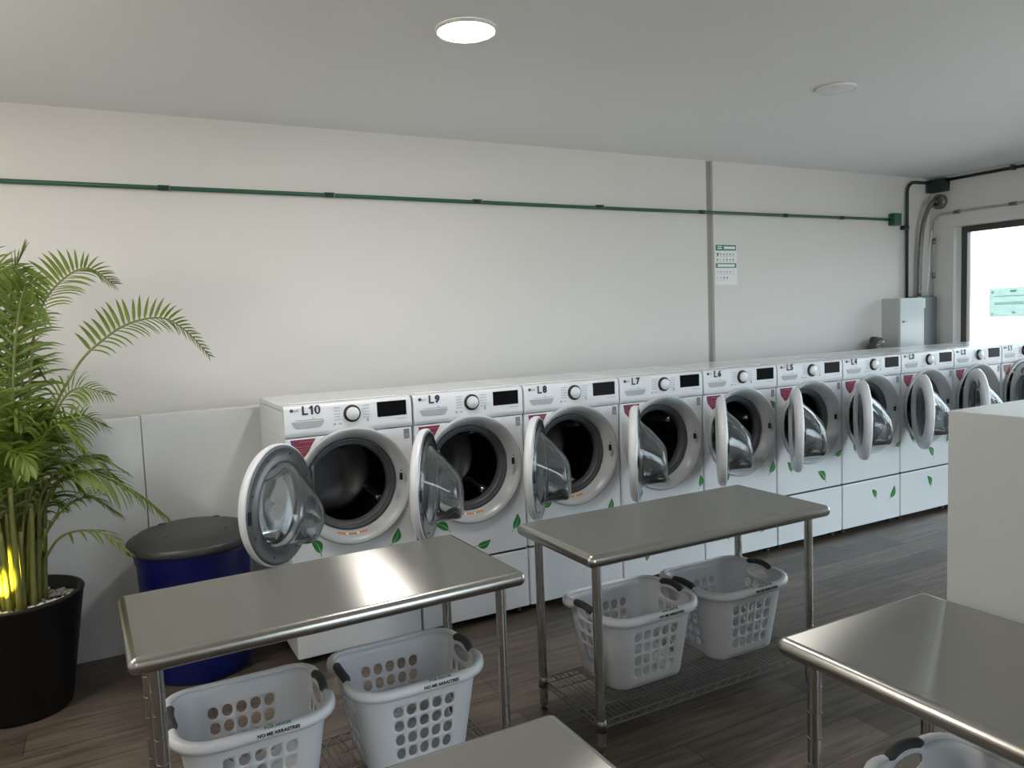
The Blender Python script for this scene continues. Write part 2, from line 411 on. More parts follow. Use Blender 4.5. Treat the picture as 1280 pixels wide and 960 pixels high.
    b = MB().lathe([(.206, .110), (.222, .118), (.250, .130), (.255, .16), (.255, .50), (.235, .53), (.10, .545), (.0, .54)], 'Y', (CX, 0, CZ), 56)
    WM['drum'] = b.mesh('drum', M['drum'])
    # lifter rib inside the drum
    b = MB(); rs = []
    for k in range(9):
        t = k/8; y = .14+.34*t; hgt = .085*math.sin(PI*min(1, .12+t*.88))**.6+.004; tw = .12*math.sin(t*2.4)
        ring = []
        for (da, dr) in ((-.20, 0), (-.09, .75), (-.03, 1), (.03, 1), (.09, .75), (.20, 0)):
            a = da+tw; rr_ = .254-hgt*dr
            ring.append((rr_*math.cos(a), y, rr_*math.sin(a)))
        rs.append(ring)
    b.rings(rs, 0, True, True, True, True)
    WM['drum_lifter'] = b.mesh('drum_lifter', mat('drum lifter steel', (.34, .34, .34), .22, .9))
    WM['latch_slot'] = MB().box(.601, .615, -.0185, -.004, .915, .953, .002).box(.604, .611, -.0192, -.016, .966, .971).mesh('latch_slot', M['black'])
    WM['caution_strip'] = MB().lathe([(.283, -.0155), (.2815, -.0135)], 'Y', (CX, 0, CZ), 72).mesh('tmp', M['orange'])
    b = MB()
    for k in range(14):
        a0 = R(-112+k*2.6); a1 = R(-112+(k+1)*2.6)
        q = []
        for (r_, y) in ((.2600, .0355), (.2670, .0220)):
            for a in (a0, a1): q.append((CX+r_*math.cos(a), y, CZ+r_*math.sin(a)))
        b.add(q, [(0, 1, 3, 2)], 0 if k not in (4, 9) else 1)
    WM['caution_strip'] = b.mesh('caution_strip', [M['orange'], M['paper']])
    # crimson warning sticker, lower right cut by the door surround
    def poly(pts, y, mi, mb): mb.add([(x, y, z) for x, z in pts], [list(range(len(pts)))], mi)
    b = MB(); poly([(.030, 1.190), (.160, 1.190), (.135, 1.150), (.105, 1.105), (.082, 1.094), (.040, 1.140)], -.0016, 0, b)
    poly([(.030, 1.190), (.048, 1.190), (.050, 1.140), (.040, 1.140)], -.0020, 2, b)
    poly([(.075, 1.180), (.148, 1.180), (.146, 1.174), (.075, 1.174)], -.0022, 1, b)
    for k in range(3): poly([(.055+k*.006, 1.155-k*.014), (.130-k*.010, 1.155-k*.014), (.128-k*.010, 1.151-k*.014), (.055+k*.006, 1.151-k*.014)], -.0022, 1, b)
    WM['warning_sticker'] = b.mesh('warning_sticker', [M['red'], M['redline'], M['purple']], fix=False)
    b = MB().box(.640, .671, -.0015, .0005, 1.138, 1.190); b.box(.645, .666, -.002, -.001, 1.143, 1.163, mi=1).box(.650, .660, -.0024, -.0015, 1.148, 1.157)
    WM['motor_badge'] = b.mesh('motor_badge', [M['badge'], M['greyprint']])
    # hinge block
    WM['hinge'] = MB().box(.086, .128, -.058, .002, .985, 1.035, .006).box(.086, .128, -.058, .002, .825, .875, .006).lathe([(.008, -.13), (.008, .13)], 'Z', (.12, -.06, .93), 12, cap0=True, cap1=True).mesh('hinge', M['dgrey'])
    # pedestal: drawer front, box and toe gap
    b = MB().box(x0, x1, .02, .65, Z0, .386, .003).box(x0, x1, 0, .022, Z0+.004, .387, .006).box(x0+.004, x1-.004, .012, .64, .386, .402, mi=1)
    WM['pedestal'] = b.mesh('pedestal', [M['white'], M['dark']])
    WM['foot'] = MB().lathe([(.024, 0), (.024, .012), (.012, .016), (.012, .037)], 'Z', (0, 0, 0), 16, cap0=True, cap1=True).mesh('foot', M['black'])
    # door (axis through the hinge, closed along +X, outer face -Y)
    dr = .29
    b = MB().lathe([(.204, -.004), (.210, -.002), (.284, -.002), (.2895, -.006), (.290, -.016), (.288, -.030), (.280, -.043), (.262, -.051), (.235, -.053), (.205, -.049), (.190, -.040), (.186, -.030), (.190, -.020), (.204, -.004)], 'Y', (dr, 0, 0), 72)
    WM['door'] = b.mesh('door', M['white2'])
    b = MB().lathe([(.283, -.003), (.281, .001), (.268, .004), (.262, .001), (.222, .003), (.210, .010), (.200, .008), (.196, -.006)], 'Y', (dr, 0, 0), 72)
    for k in range(8):
        a = R(22+45*k); b.lathe([(.0045, .002), (.0045, .0055), (0, .0055)], 'Y', (dr+.245*math.cos(a), 0, .245*math.sin(a)), 8, mi=1)
    b.box(.545, .562, -.001, .012, -.03, .03, .003, mi=1)      # door catch on the free edge
    WM['inner_ring'] = b.mesh('inner_ring', [M['ringgrey'], M['black']])
    WM['inner_ring_bright'] = b.mesh('inner_ring', [M['chrome'], M['black']])
    def bowl(th):
        rs = []
        for (rx, rz, cz, y) in ((.205, .205, 0, .004), (.197, .197, -.001, .014), (.186, .186, -.006, .03), (.165, .163, -.022, .075), (.142, .136, -.044, .118), (.128, .118, -.060, .146), (.116, .103, -.070, .157), (.09, .075, -.078, .163), (.04, .03, -.082, .165), (.0005, .0005, -.083, .165)):
            rs.append([(dr+max(.0004, rx-th)*math.cos(2*PI*k/56), y-th*(1 if y > .1 else .4), cz+max(.0004, rz-th)*math.sin(2*PI*k/56)) for k in range(56)])
        return rs
    b = MB().rings(bowl(0)).rings(bowl(.006))
    # moulded facet on the bowl
    WM['glass_bowl'] = b.mesh('glass_bowl', M['bglass'])
    b = MB().lathe([(.188, -.028), (.187, -.034), (.15, -.039), (.08, -.043), (.0005, -.044)], 'Y', (dr, 0, 0), 56).lathe([(.187, -.028), (.15, -.033), (.08, -.037), (.0005, -.038)], 'Y', (dr, 0, 0), 56)
    WM['door_window'] = b.mesh('door_window', M['wglass'])
    # leaf sticker, tip along +Z
    b = MB(); n = 12; L = .088; wd = .024
    lf = []; rt = []
    for k in range(n+1):
        t = k/n; hw = wd*math.sin(PI*t**.85)**.85*(1-.15*t) if 0 < t < 1 else 0
        bend = .012*math.sin(PI*t)
        lf.append((bend-hw, -.0012, -L*.38+L*t)); rt.append((bend+hw, -.0012, -L*.38+L*t))
    for k in range(n):
        b.add([lf[k], rt[k], rt[k+1], lf[k+1]], [(0, 1, 2, 3)])
    for k in range(1, n-2):
        c0 = (lf[k][0]+rt[k][0])/2; c1 = (lf[k+1][0]+rt[k+1][0])/2; w0 = .0022*(1-k/n)
        b.add([(c0-w0, -.0017, lf[k][2]), (c0+w0, -.0017, lf[k][2]), (c1+w0*.8, -.0017, lf[k+1][2]), (c1-w0*.8, -.0017, lf[k+1][2])], [(0, 1, 2, 3)], 1)
    b.add([(-.002, -.0012, -L*.38), (.002, -.0012, -L*.38), (-.006, -.0012, -L*.62), (-.009, -.0012, -L*.61)], [(0, 1, 2, 3)], 0)
    WM['leaf_decal'] = b.mesh('leaf_decal', [M['leafgreen'], M['leafrib']], fix=False)
build_washer_meshes()

LEAVES = {  # per machine: (x, z, tip angle in degrees clockwise from up, scale)
 10: [(.132, .615, -32, 1.05), (.558, .600, 25, 1.), (.37, .27, 200, .8)],
 9: [(.15, .604, -62, 1.05), (.393, .472, 75, 1.0), (.611, .559, 18, 1.05)],
 8: [(.134, .645, 70, .9), (.393, .24, -30, 1.0), (.60, .56, 20, .9)],
 7: [(.138, .602, -20, .95), (.656, .611, 5, .9), (.212, .200, 205, 1.1)],
 6: [(.273, .696, 55, .9), (.193, .610, 40, .9), (.633, .622, 20, 1.1), (.655, 1.075, -35, .8), (.193, .196, -40, .9), (.539, .196, 30, .9)],
 5: [(.129, .598, -30, 1.0), (.472, .487, -48, 1.25), (.642, .651, 65, .95)],
 4: [(.138, .666, -20, .8), (.659, .643, 60, .9), (.375, .266, -35, .95), (.591, .248, 28, 1.2)],
 3: [(.147, .665, -40, .95), (.401, .520, -40, 1.15), (.617, .618, 15, .9), (.382, .274, -30, 1.1)],
 2: [(.15, .60, -30, 1.), (.50, .25, 20, 1.)],
 1: [(.40, .52, -40, 1.)],
}
DOOR = {10: 134, 9: 123, 8: 129, 7: 130, 6: 131, 5: 133, 4: 134, 3: 134, 2: 134, 1: 133}
LAB = {
 10: 'white front-load washer numbered L10, open door, end of the row beside the blue bin',
 9: 'white front-load washer numbered L9, glass door open, second from the blue bin',
 8: 'white front-load washer numbered L8, third from the blue bin, door open',
 7: 'white front-load washer numbered L7, open door seen edge-on, behind the middle steel table',
 6: 'white front-load washer numbered L6, below the green and white wall notice, door open',
 5: 'white front-load washer numbered L5, open door with one big green leaf below',
 4: 'white front-load washer numbered L4, two green leaves on its pedestal, door open',
 3: 'white front-load washer numbered L3, one green leaf on its pedestal, beside the plain cabinet',
 2: 'white front-load washer numbered L2, its lower half hidden by the white cabinet',
 1: 'white front-load washer numbered L1, last in the row, cut by the picture edge',
}
for n in range(10, 0, -1):
    i = 10-n
    t = thing('washing_machine', LAB[n], 'washing machine', (i*W, 0, 0), 0, 'numbered washing machines along the back wall')
    for nm in ('body', 'top_panel', 'control_panel', 'detergent_drawer', 'display', 'panel_print', 'door_surround', 'door_gasket', 'latch_slot', 'caution_strip', 'warning_sticker', 'motor_badge', 'hinge', 'pedestal'):
        o = obj(nm, WM[nm], t)
        if nm == 'warning_sticker': o['label'] = 'crimson sticker with pale lines'
        if nm == 'display': o['label'] = 'black display'
    k = obj('program_knob', WM['program_knob'], t); k['label'] = 'black ringed knob'; obj('knob_cap', WM['knob_cap'], k)
    lg = obj('maker_logo', WM['maker_logo'], t); obj('logo_letters', WM['logo_letters'], lg, (.068, -.0058, 1.341))
    wd = .101 if n == 10 else .072
    o = obj('number_label', number_mesh(n), t, (.098, -.0062, 1.315)); o['label'] = 'navy number on the control panel'
    d = obj('drum', WM['drum'], t)
    for q in range(3): obj('drum_lifter', WM['drum_lifter'], d, (CX, 0, CZ), (0, R(-85+120*q+17*i), 0))
    for fx in (.06, .635):
        for fy in (.06, .6): obj('foot', WM['foot'], t, (fx, fy, 0))
    dz = -R(DOOR[n])
    dd = obj('door', WM['door'], t, (.12, -.06, .93), (0, 0, dz)); dd['label'] = 'round door swung open'
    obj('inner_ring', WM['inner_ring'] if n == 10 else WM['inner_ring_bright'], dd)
    obj('glass_bowl', WM['glass_bowl'], dd); obj('door_window', WM['door_window'], dd)
    if n == 2: obj('leaf_decal', WM['leaf_decal'], dd, (.455, -.0525, .165), (0, R(-20), 0))
    if n == 1: obj('leaf_decal', WM['leaf_decal'], dd, (.30, -.0535, .235), (0, R(60), 0))
    if n == 5: obj('leaf_decal', WM['leaf_decal'], dd, (.13, -.0525, .155), (0, R(15), 0))
    for (x, z, a, sc) in LEAVES[n]:
        o = obj('leaf_decal', WM['leaf_decal'], t, (x, 0, z), (0, R(a), 0)); o.scale = (sc, 1, sc)
        o['label'] = 'green leaf sticker'

# ------------------------------------------------------------------ steel tables
TZ = .85
def table_meshes(lx, ly):
    """brushed steel top with rolled edges; local origin at the top's corner x0,y0 on the floor"""
    r = .026; n = 8
    def outline(ins, z):
        pts = []
        rr = max(.002, r-ins)
        for (cx, cy, a0) in ((lx-r, ly-r, 0), (r, ly-r, 90), (r, r, 180), (lx-r, r, 270)):
            for k in range(n+1):
                a = R(a0+90*k/n); pts.append((cx+rr*math.cos(a), cy+rr*math.sin(a), z))
        return pts
    b = MB(); prof = []
    for k in range(11):
        a = R(90-180*k/10); prof.append((.024-.024*math.cos(a), TZ-.026+.026*math.sin(a)))
    b.rings([outline(i_, z) for i_, z in prof], 1, True, True)
    b.add(outline(.024, TZ), [list(range(4*(n+1)))]); b.add(outline(.024, TZ-.052), [list(range(4*(n+1)))[::-1]])
    long_x = lx > ly
    top = b.mesh('tabletop', [M['steel'], M['edge']], fix=False, uv=(lambda co: (co.y, co.x)) if long_x else (lambda co: (co.x, co.y)))
    prof = [(.0, .02), (.017, .02), (.0175, .03)]
    z = .05
    rr = .0190
    prof.append((rr, .034))
    while z < TZ-.06:
        prof += [(rr, z-.006), (rr, z-.0016), (rr-.0012, z-.0008), (rr-.0012, z+.0008), (rr, z+.0016), (rr, z+.006)]; z += .0745
    prof += [(rr, TZ-.05)]
    lb = MB()
    for q in range(len(prof)-1): lb.lathe(prof[q:q+2], 'Z', (0, 0, 0), 24)
    leg = lb.mesh('leg', M['leg'], fix=False)
    foot = MB().lathe([(.0, 0), (.015, .0), (.016, .010), (.009, .014), (.009, .022), (0, .022)], 'Z', (0, 0, 0), 14).mesh('levelling_foot', M['black'])
    collar = MB().lathe([(.0195, .112), (.024, .112), (.0225, .150), (.0195, .152)], 'Z', (0, 0, 0), 20).lathe([(.0195, .106), (.0235, .106), (.0235, .113), (.0195, .113)], 'Z', (0, 0, 0), 20, mi=1).mesh('shelf_collar', [M['wire'], M['black']])
    # wire shelf
    ins = .075; ax0, ax1, ay0, ay1 = ins, lx-ins, ins, ly-ins; b = MB(); sz = .142
    o_ = .0
    for zz in (sz, sz-.028):
        b.tube([(ax0+.02, ay0, zz), (ax1-.02, ay0, zz)], .0032, 6); b.tube([(ax0+.02, ay1, zz), (ax1-.02, ay1, zz)], .0032, 6)
        b.tube([(ax0, ay0+.02, zz), (ax0, ay1-.02, zz)], .0032, 6); b.tube([(ax1, ay0+.02, zz), (ax1, ay1-.02, zz)], .0032, 6)
    def zig(p0, p1):
        p0 = Vector(p0); p1 = Vector(p1); Ln = (p1-p0).length; k = max(4, int(Ln/.032)); pts = []
        for q in range(k+1):
            p = p0.lerp(p1, q/k); p.z = sz if q % 2 else sz-.028; pts.append(p)
        b.tube(pts, .0024, 5)
    zig((ax0+.02, ay0, 0), (ax1-.02, ay0, 0)); zig((ax0+.02, ay1, 0), (ax1-.02, ay1, 0)); zig((ax0, ay0+.02, 0), (ax0, ay1-.02, 0)); zig((ax1, ay0+.02, 0), (ax1, ay1-.02, 0))
    if long_x:
        k = int((ax1-ax0-.04)/.0245)
        for q in range(1, k): x = ax0+.02+(ax1-ax0-.04)*q/k; b.tube([(x, ay0, sz+.003), (x, ay1, sz+.003)], .0019, 5)
        for f in (.25, .5, .75): y = ay0+(ay1-ay0)*f; b.tube([(ax0, y, sz-.002), (ax1, y, sz-.002)], .003, 6)
    else:
        k = int((ay1-ay0-.04)/.0245)
        for q in range(1, k): y = ay0+.02+(ay1-ay0-.04)*q/k; b.tube([(ax0, y, sz+.003), (ax1, y, sz+.003)], .0019, 5)
        for f in (.25, .5, .75): x = ax0+(ax1-ax0)*f; b.tube([(x, ay0, sz-.002), (x, ay1, sz-.002)], .003, 6)
    shelf = b.mesh('wire_shelf', M['wire'], fix=False)
    return dict(top=top, leg=leg, foot=foot, collar=collar, shelf=shelf, lx=lx, ly=ly)
def make_table(tm, label, x, y, rz=0):
    t = thing('steel_table', label, 'table', (x, y, 0), R(rz), 'stainless steel folding tables')
    obj('tabletop', tm['top'], t)
    for fx in (.075, tm['lx']-.075):
        for fy in (.075, tm['ly']-.075):
            l = obj('leg', tm['leg'], t, (fx, fy, 0)); f = obj('levelling_foot', tm['foot'], l); f['label'] = 'black foot'
            obj('shelf_collar', tm['collar'], l)
    s = obj('wire_shelf', tm['shelf'], t); s['label'] = 'low chrome wire shelf'
    return t
TA = table_meshes(1.30, .64)
make_table(TA, 'stainless steel table in front of the blue bin, two white baskets under it', -.785, -1.60, 1.3)
make_table(table_meshes(1.345, .60), 'stainless steel table in the middle, in front of washers L8 to L5', .792, -1.565)
TC = table_meshes(.655, 1.30)
make_table(TC, 'stainless steel table at the bottom edge, only its corner in view', .085-.655, -2.455-1.30)
make_table(TC, 'stainless steel table pushed against the plain white cabinet', .812, -2.445-1.30)

# ------------------------------------------------------------------ laundry baskets
def basket_meshes():
    a, bb, H = .236, .196, .328      # top half extents of the wall, height
    rc = .09
    def P(u, v, off=0.):
        """u in [0,4): around from the middle of the front side; v height 0..1"""
        s = .80+.20*v
        ax, by = a*s+off, bb*s+off; r = rc*s+off
        sx, sy = 2*(ax-r), 2*(by-r); arc = PI/2*r
        segs = [('s', (-(ax-r), -by), (1, 0), sx), ('a', (ax-r, -(by-r)), -90, arc), ('s', (ax, -(by-r)), (0, 1), sy), ('a', (ax-r, by-r), 0, arc),
                ('s', (ax-r, by), (-1, 0), sx), ('a', (-(ax-r), by-r), 90, arc), ('s', (-ax, by-r), (0, -1), sy), ('a', (-(ax-r), -(by-r)), 180, arc)]
        k = int(u) % 8; f = u-int(u); sg = segs[k]
        if sg[0] == 's': x = sg[1][0]+sg[2][0]*sg[3]*f; y = sg[1][1]+sg[2][1]*sg[3]*f
        else: an = R(sg[2]+90*f); x = sg[1][0]+r*math.cos(an); y = sg[1][1]+r*math.sin(an)
        endness = max(0, (abs(x)/ax-.55)/.45)**1.5
        z = .012+(H-.012)*v+.012*endness*v**3
        return (x, y, z)
    b = MB()
    def hole_cell(u0, u1, v0, v1, nu, nv, fx=.36, fz=.36, lean=0.):
        bp = []
        for k in range(nu): bp.append((u0+(u1-u0)*k/nu, v0))
        for k in range(nv): bp.append((u1, v0+(v1-v0)*k/nv))
        for k in range(nu): bp.append((u1-(u1-u0)*k/nu, v1))
        for k in range(nv): bp.append((u0, v1-(v1-v0)*k/nv))
        uc, vc = (u0+u1)/2, (v0+v1)/2; inn = []
        for (u, v) in bp:
            an = math.atan2((v-vc)/(v1-v0), (u-uc)/(u1-u0))
            inn.append((uc+fx*(u1-u0)*(math.cos(an)+lean*math.sin(an)), vc+fz*(v1-v0)*math.sin(an)))
        m = len(bp)
        b.add([P(*q) for q in bp]+[P(*q) for q in inn], [(k, (k+1) % m, m+(k+1) % m, m+k) for k in range(m)], 0, True)
    def plain(u0, u1, v0, v1, nu=3, nv=3):
        vs = [P(u0+(u1-u0)*i/nu, v0+(v1-v0)*j/nv) for j in range(nv+1) for i in range(nu+1)]
        b.add(vs, [(j*(nu+1)+i, j*(nu+1)+i+1, (j+1)*(nu+1)+i+1, (j+1)*(nu+1)+i) for j in range(nv) for i in range(nu)], 0, True)
    vrows = [0, .10, .275, .45, .625, .80, 1.0]
    for side in range(4):
        k = side*2; ncol = 5 if side % 2 == 0 else 3
        m0 = .05 if ncol == 5 else .10
        cols = [0, m0]+[m0+(1-2*m0)*q/ncol for q in range(1, ncol)]+[1-m0, 1.]
        for ci in range(len(cols)-1):
            u0, u1 = k+cols[ci]+1e-9, k+min(cols[ci+1], 1-1e-6)
            for ri in range(6):
                v0, v1 = vrows[ri], vrows[ri+1]
                hole = 1 <= ci <= ncol and 1 <= ri <= 4
                handle = ncol == 3 and 1 <= ci <= 3 and ri == 5
                if handle:
                    if ci == 1: hole_cell(u0, k+cols[4], v0, v1, 9, 3, .42, .36)
                    continue
                if hole: hole_cell(u0, u1, v0, v1, 3, 3, .385, .40)
                else: plain(u0, u1, v0, v1)
        for q in range(6): plain(k+1+1e-9, k+2-1e-6, vrows[q], vrows[q+1], 6, 3)
    # base: rounded bottom edge and floor
    us = []
    for k in range(8):
        nn = 6 if k % 2 else 9
        us += [k+q/nn+1e-9 for q in range(nn)]
    def ring(v, off, z): return [(P(u, v, off)[0], P(u, v, off)[1], z) for u in us]
    b.rings([[P(u, 0) for u in us], ring(0, -.003, .006), ring(0, -.010, .0015), ring(0, -.03, 0)], 0, True, True, False, False)
    c0 = ring(0, -.03, 0); b.add(c0, [list(range(len(c0)))])
    me = b.mesh('basket_shell', M['basket'])
    # rolled rim, drawn in over the grips
    b = MB(); rs = []
    prof = [(0, -.002), (.002, .006), (.010, .011), (.022, .010), (.031, .003), (.034, -.010), (.033, -.024), (.030, -.024), (.029, -.010), (.020, .004), (.006, .003), (0, -.002)]
    for (o_, dz) in prof:
        r_ = []
        for u in us:
            x, y, z = P(u, 1., 0); g = 0.
            if abs(abs(x)-a) < .012 and abs(y) < .085: g = min(1, max(0, (.085-abs(y))/.02))
            x2, y2, _ = P(u, 1., o_*(1-.75*g)); r_.append((x2, y2, z+dz*(1-.6*g)))
        rs.append(r_)
    b.rings(rs, 0, True, True)
    rim = b.mesh('rim', M['basket'])
    gm = MB().tube([(.008*math.sin(PI*q/10), -.078+.156*q/10, .012*math.sin(PI*q/10)) for q in range(11)], [.008]+[.0155]*9+[.008], 12).mesh('handle_grip', M['grip'])
    t1 = text_mesh('POR FAVOR', .085, .0105, .015, .0006, M['textgreen'], 'rim_text'); t2 = text_mesh('NO ME ARRASTRES', .135, .0115, .035, .0006, M['textblack'], 'rim_text')
    return me, rim, gm, t1, t2, a, bb, H
BK = basket_meshes()
def basket(label, x, y, z, rot=0):
    me, rim, gm, t1, t2, a, bb, H = BK
    t = thing('laundry_basket', label, 'basket', (x, y, z), R(rot), 'white laundry baskets')
    o = obj('basket_shell', me, t); md = o.modifiers.new('wall', 'SOLIDIFY'); md.thickness = .0035; md.offset = 1
    obj('rim', rim, t)
    for s in (-1, 1):
        g = obj('handle_grip', gm, t, (s*(a+.006), 0, H+.014), (0, 0, 0 if s > 0 else PI)); g['label'] = 'charcoal grip'
    q = obj('rim_lettering', t1, t, (.055, -bb-.0235, H+.0105), (R(-52), 0, 0)); q['label'] = 'green words POR FAVOR'
    q = obj('rim_lettering', t2, t, (.055, -bb-.0352, H-.006), (R(-6), 0, 0)); q['label'] = 'black words NO ME ARRASTRES'
    return t
SZ = .148
basket('white laundry basket on the left of the two under the table by the blue bin', -.425, -1.25, SZ)
basket('white laundry basket on the right of the two under the table by the blue bin', .150, -1.235, SZ)
basket('white laundry basket on the left of the two under the middle steel table', 1.245, -1.19, SZ)
basket('white laundry basket on the right of the two under the middle steel table', 1.80, -1.20, SZ)
basket('white laundry basket at the bottom edge under the table against the white cabinet', 1.155, -2.85, SZ, 90)

# ------------------------------------------------------------------ plain white cabinet on the right
t = thing('white_cabinet', 'tall plain white cabinet standing against the end of a steel table', 'cabinet', (1.49, -2.515, 0))
LYC = 1.32; LXC = 1.30; HC = 1.432
obj('body', MB().box(0, LXC, -LYC, 0, .07, HC, .003).mesh('body', M['cabinet']), t)
obj('plinth', MB().box(.02, LXC-.02, -LYC+.02, -.02, 0, .071).mesh('plinth', M['dgrey']), t)

# ------------------------------------------------------------------ blue bin
t = thing('trash_bin', 'round blue trash bin with dark grey lid behind the left steel table', 'bin', (-.43, .325, 0))
b = MB().lathe([(.0, .0), (.235, 0), (.243, .008), (.250, .10), (.258, .12), (.276, .60), (.284, .605), (.284, .635), (.290, .64), (.300, .70), (.292, .70), (.27, .63), (.235, .02), (0, .02)], 'Z', (0, 0, 0), 48)
obj('body', b.mesh('body', M['binblue']), t)
b = MB().lathe([(.300, .668), (.316, .668), (.320, .678), (.318, .700), (.306, .712), (.285, .716), (.270, .733), (.20, .752), (.10, .762), (0, .764)], 'Z', (0, 0, 0), 48)
for k in range(4):
    a = R(45+90*k); b.lathe([(.02, .742), (.018, .756), (0, .757)], 'Z', (.19*math.cos(a), .19*math.sin(a), 0), 12)
obj('lid', b.mesh('lid', M['binlid']), t)['label'] = 'domed dark grey lid'

# ------------------------------------------------------------------ potted palm
PX, PY = -1.225, .305
t = thing('planter_pot', 'tall tapered black planter holding the palm', 'planter', (PX, PY, 0))
b = MB().lathe([(0, 0), (.195, 0), (.203, .008), (.284, .535), (.290, .548), (.286, .556), (.268, .556), (.262, .545), (.255, .46), (0, .46)], 'Z', (0, 0, 0), 56)
obj('shell', b.mesh('shell', M['pot']), t)
obj('soil', MB().lathe([(.258, .475), (.12, .49), (0, .495)], 'Z', (0, 0, 0), 40).mesh('soil', M['soil']), t)
b = MB(); rp = random.Random(3)
for k in range(420):
    a = rp.uniform(0, 2*PI); r_ = .248*math.sqrt(rp.uniform(.08, 1)); s_ = rp.uniform(.010, .019)
    b.sphere((r_*math.cos(a), r_*math.sin(a), .495+rp.uniform(0, .014)), s_, 0, 1, (1, rp.uniform(.7, 1), rp.uniform(.5, .75)), Matrix.Rotation(rp.uniform(0, PI), 3, 'Z'))
o = obj('pebbles', b.mesh('pebbles', M['pebble'], fix=False), None, (PX, PY, 0)); o['kind'] = 'stuff'
tag(o, 'white pebbles covering the soil in the black planter', 'pebbles')

pt = thing('areca_palm', 'tall feathery green areca palm growing in the black planter', 'plant', (PX, PY, .48))
def catmull(pts, n):
    pts = [Vector(p) for p in pts]; P_ = [pts[0]*2-pts[1]]+pts+[pts[-1]*2-pts[-2]]; out = []
    seg = len(pts)-1
    for i in range(n):
        f = i/(n-1)*seg; k = min(int(f), seg-1); t_ = f-k
        p0, p1, p2, p3 = P_[k:k+4]
        out.append(.5*((2*p1)+(-p0+p2)*t_+(2*p0-5*p1+4*p2-p3)*t_**2+(-p0+3*p1-3*p2+p3)*t_**3))
    return out
def frond(path, rr, start=.22, lmax=.26, npair=30, lift=.45, wid=.0085, droop=.10, stand=None):
    base = Vector((PX, PY, .48))
    P_ = catmull([Vector(p)-base for p in path], 40); b = MB()
    b.tube(P_, [.0065*(1-.8*i/39)+.001 for i in range(40)], 6, 1)
    for k in range(npair):
        f = start+(1-start)*(k/(npair-1))**.92*.985; fi = f*39; i0 = min(int(fi), 38); p = P_[i0].lerp(P_[i0+1], fi-i0)
        T = (P_[i0+1]-P_[i0]).normalized()
        S = T.cross(Vector((0, 0, 1)))
        if S.length < .25: S = S+T.cross(Vector((0, 1, 0)))*.6
        S.normalize(); U = S.cross(T).normalized()
        s_ = (f-start)/(1-start)
        ln = lmax*(.62+.38*math.sin(PI*min(1, s_*1.3+.12)))*(1-.62*s_**2.2)
        for sd in (-1, 1):
            d = (S*sd*(.85-.35*s_)+T*(.50+.75*s_)+U*lift*(1-.5*s_)+Vector((rr.uniform(-.1, .1), rr.uniform(-.1, .1), rr.uniform(-.1, .1)))).normalized()
            dr_ = droop; wd = wid
            if stand is not None:      # seen edge-on: the row by the wall stands up, the near row hangs
                far = (S*sd).y > 0
                up_, out_, fw_ = stand if far else (-stand[0]*.25-.25, .45, .5)
                d = (U*up_*(1-.45*s_)+S*sd*out_+T*(fw_+.55*s_**2)+Vector((rr.uniform(-.06, .06), 0, rr.uniform(-.06, .06)))).normalized()
                dr_ = droop*(.8 if far else 1.3); wd = wid*(1.15 if far else .75)
            L = ln*rr.uniform(.88, 1.08); nst = 5; q = p.copy(); pts = []
            dd = d.copy()
            nrm = (U-dd*U.dot(dd)).normalized(); side = dd.cross(nrm)
            for st in range(nst+1):
                w = wd*(.35, .95, 1., .85, .55, .04)[st]
                pts.append((q-side*w, q+nrm*w*.35*0-nrm*w*.45, q+side*w))
                dd = (dd+Vector((0, 0, -dr_*(.5+st*.55)))).normalized(); q = q+dd*L/nst
                side = dd.cross(nrm).normalized()
            vs = [v for tri in pts for v in tri]; fs = []
            for st in range(nst):
                o_ = st*3; fs += [(o_, o_+1, o_+4, o_+3), (o_+1, o_+2, o_+5, o_+4)]
            b.add(vs, fs, 0, True)
    return b.mesh('frond', [M['leaf'], M['rachis']], fix=False)
rr = random.Random(11)
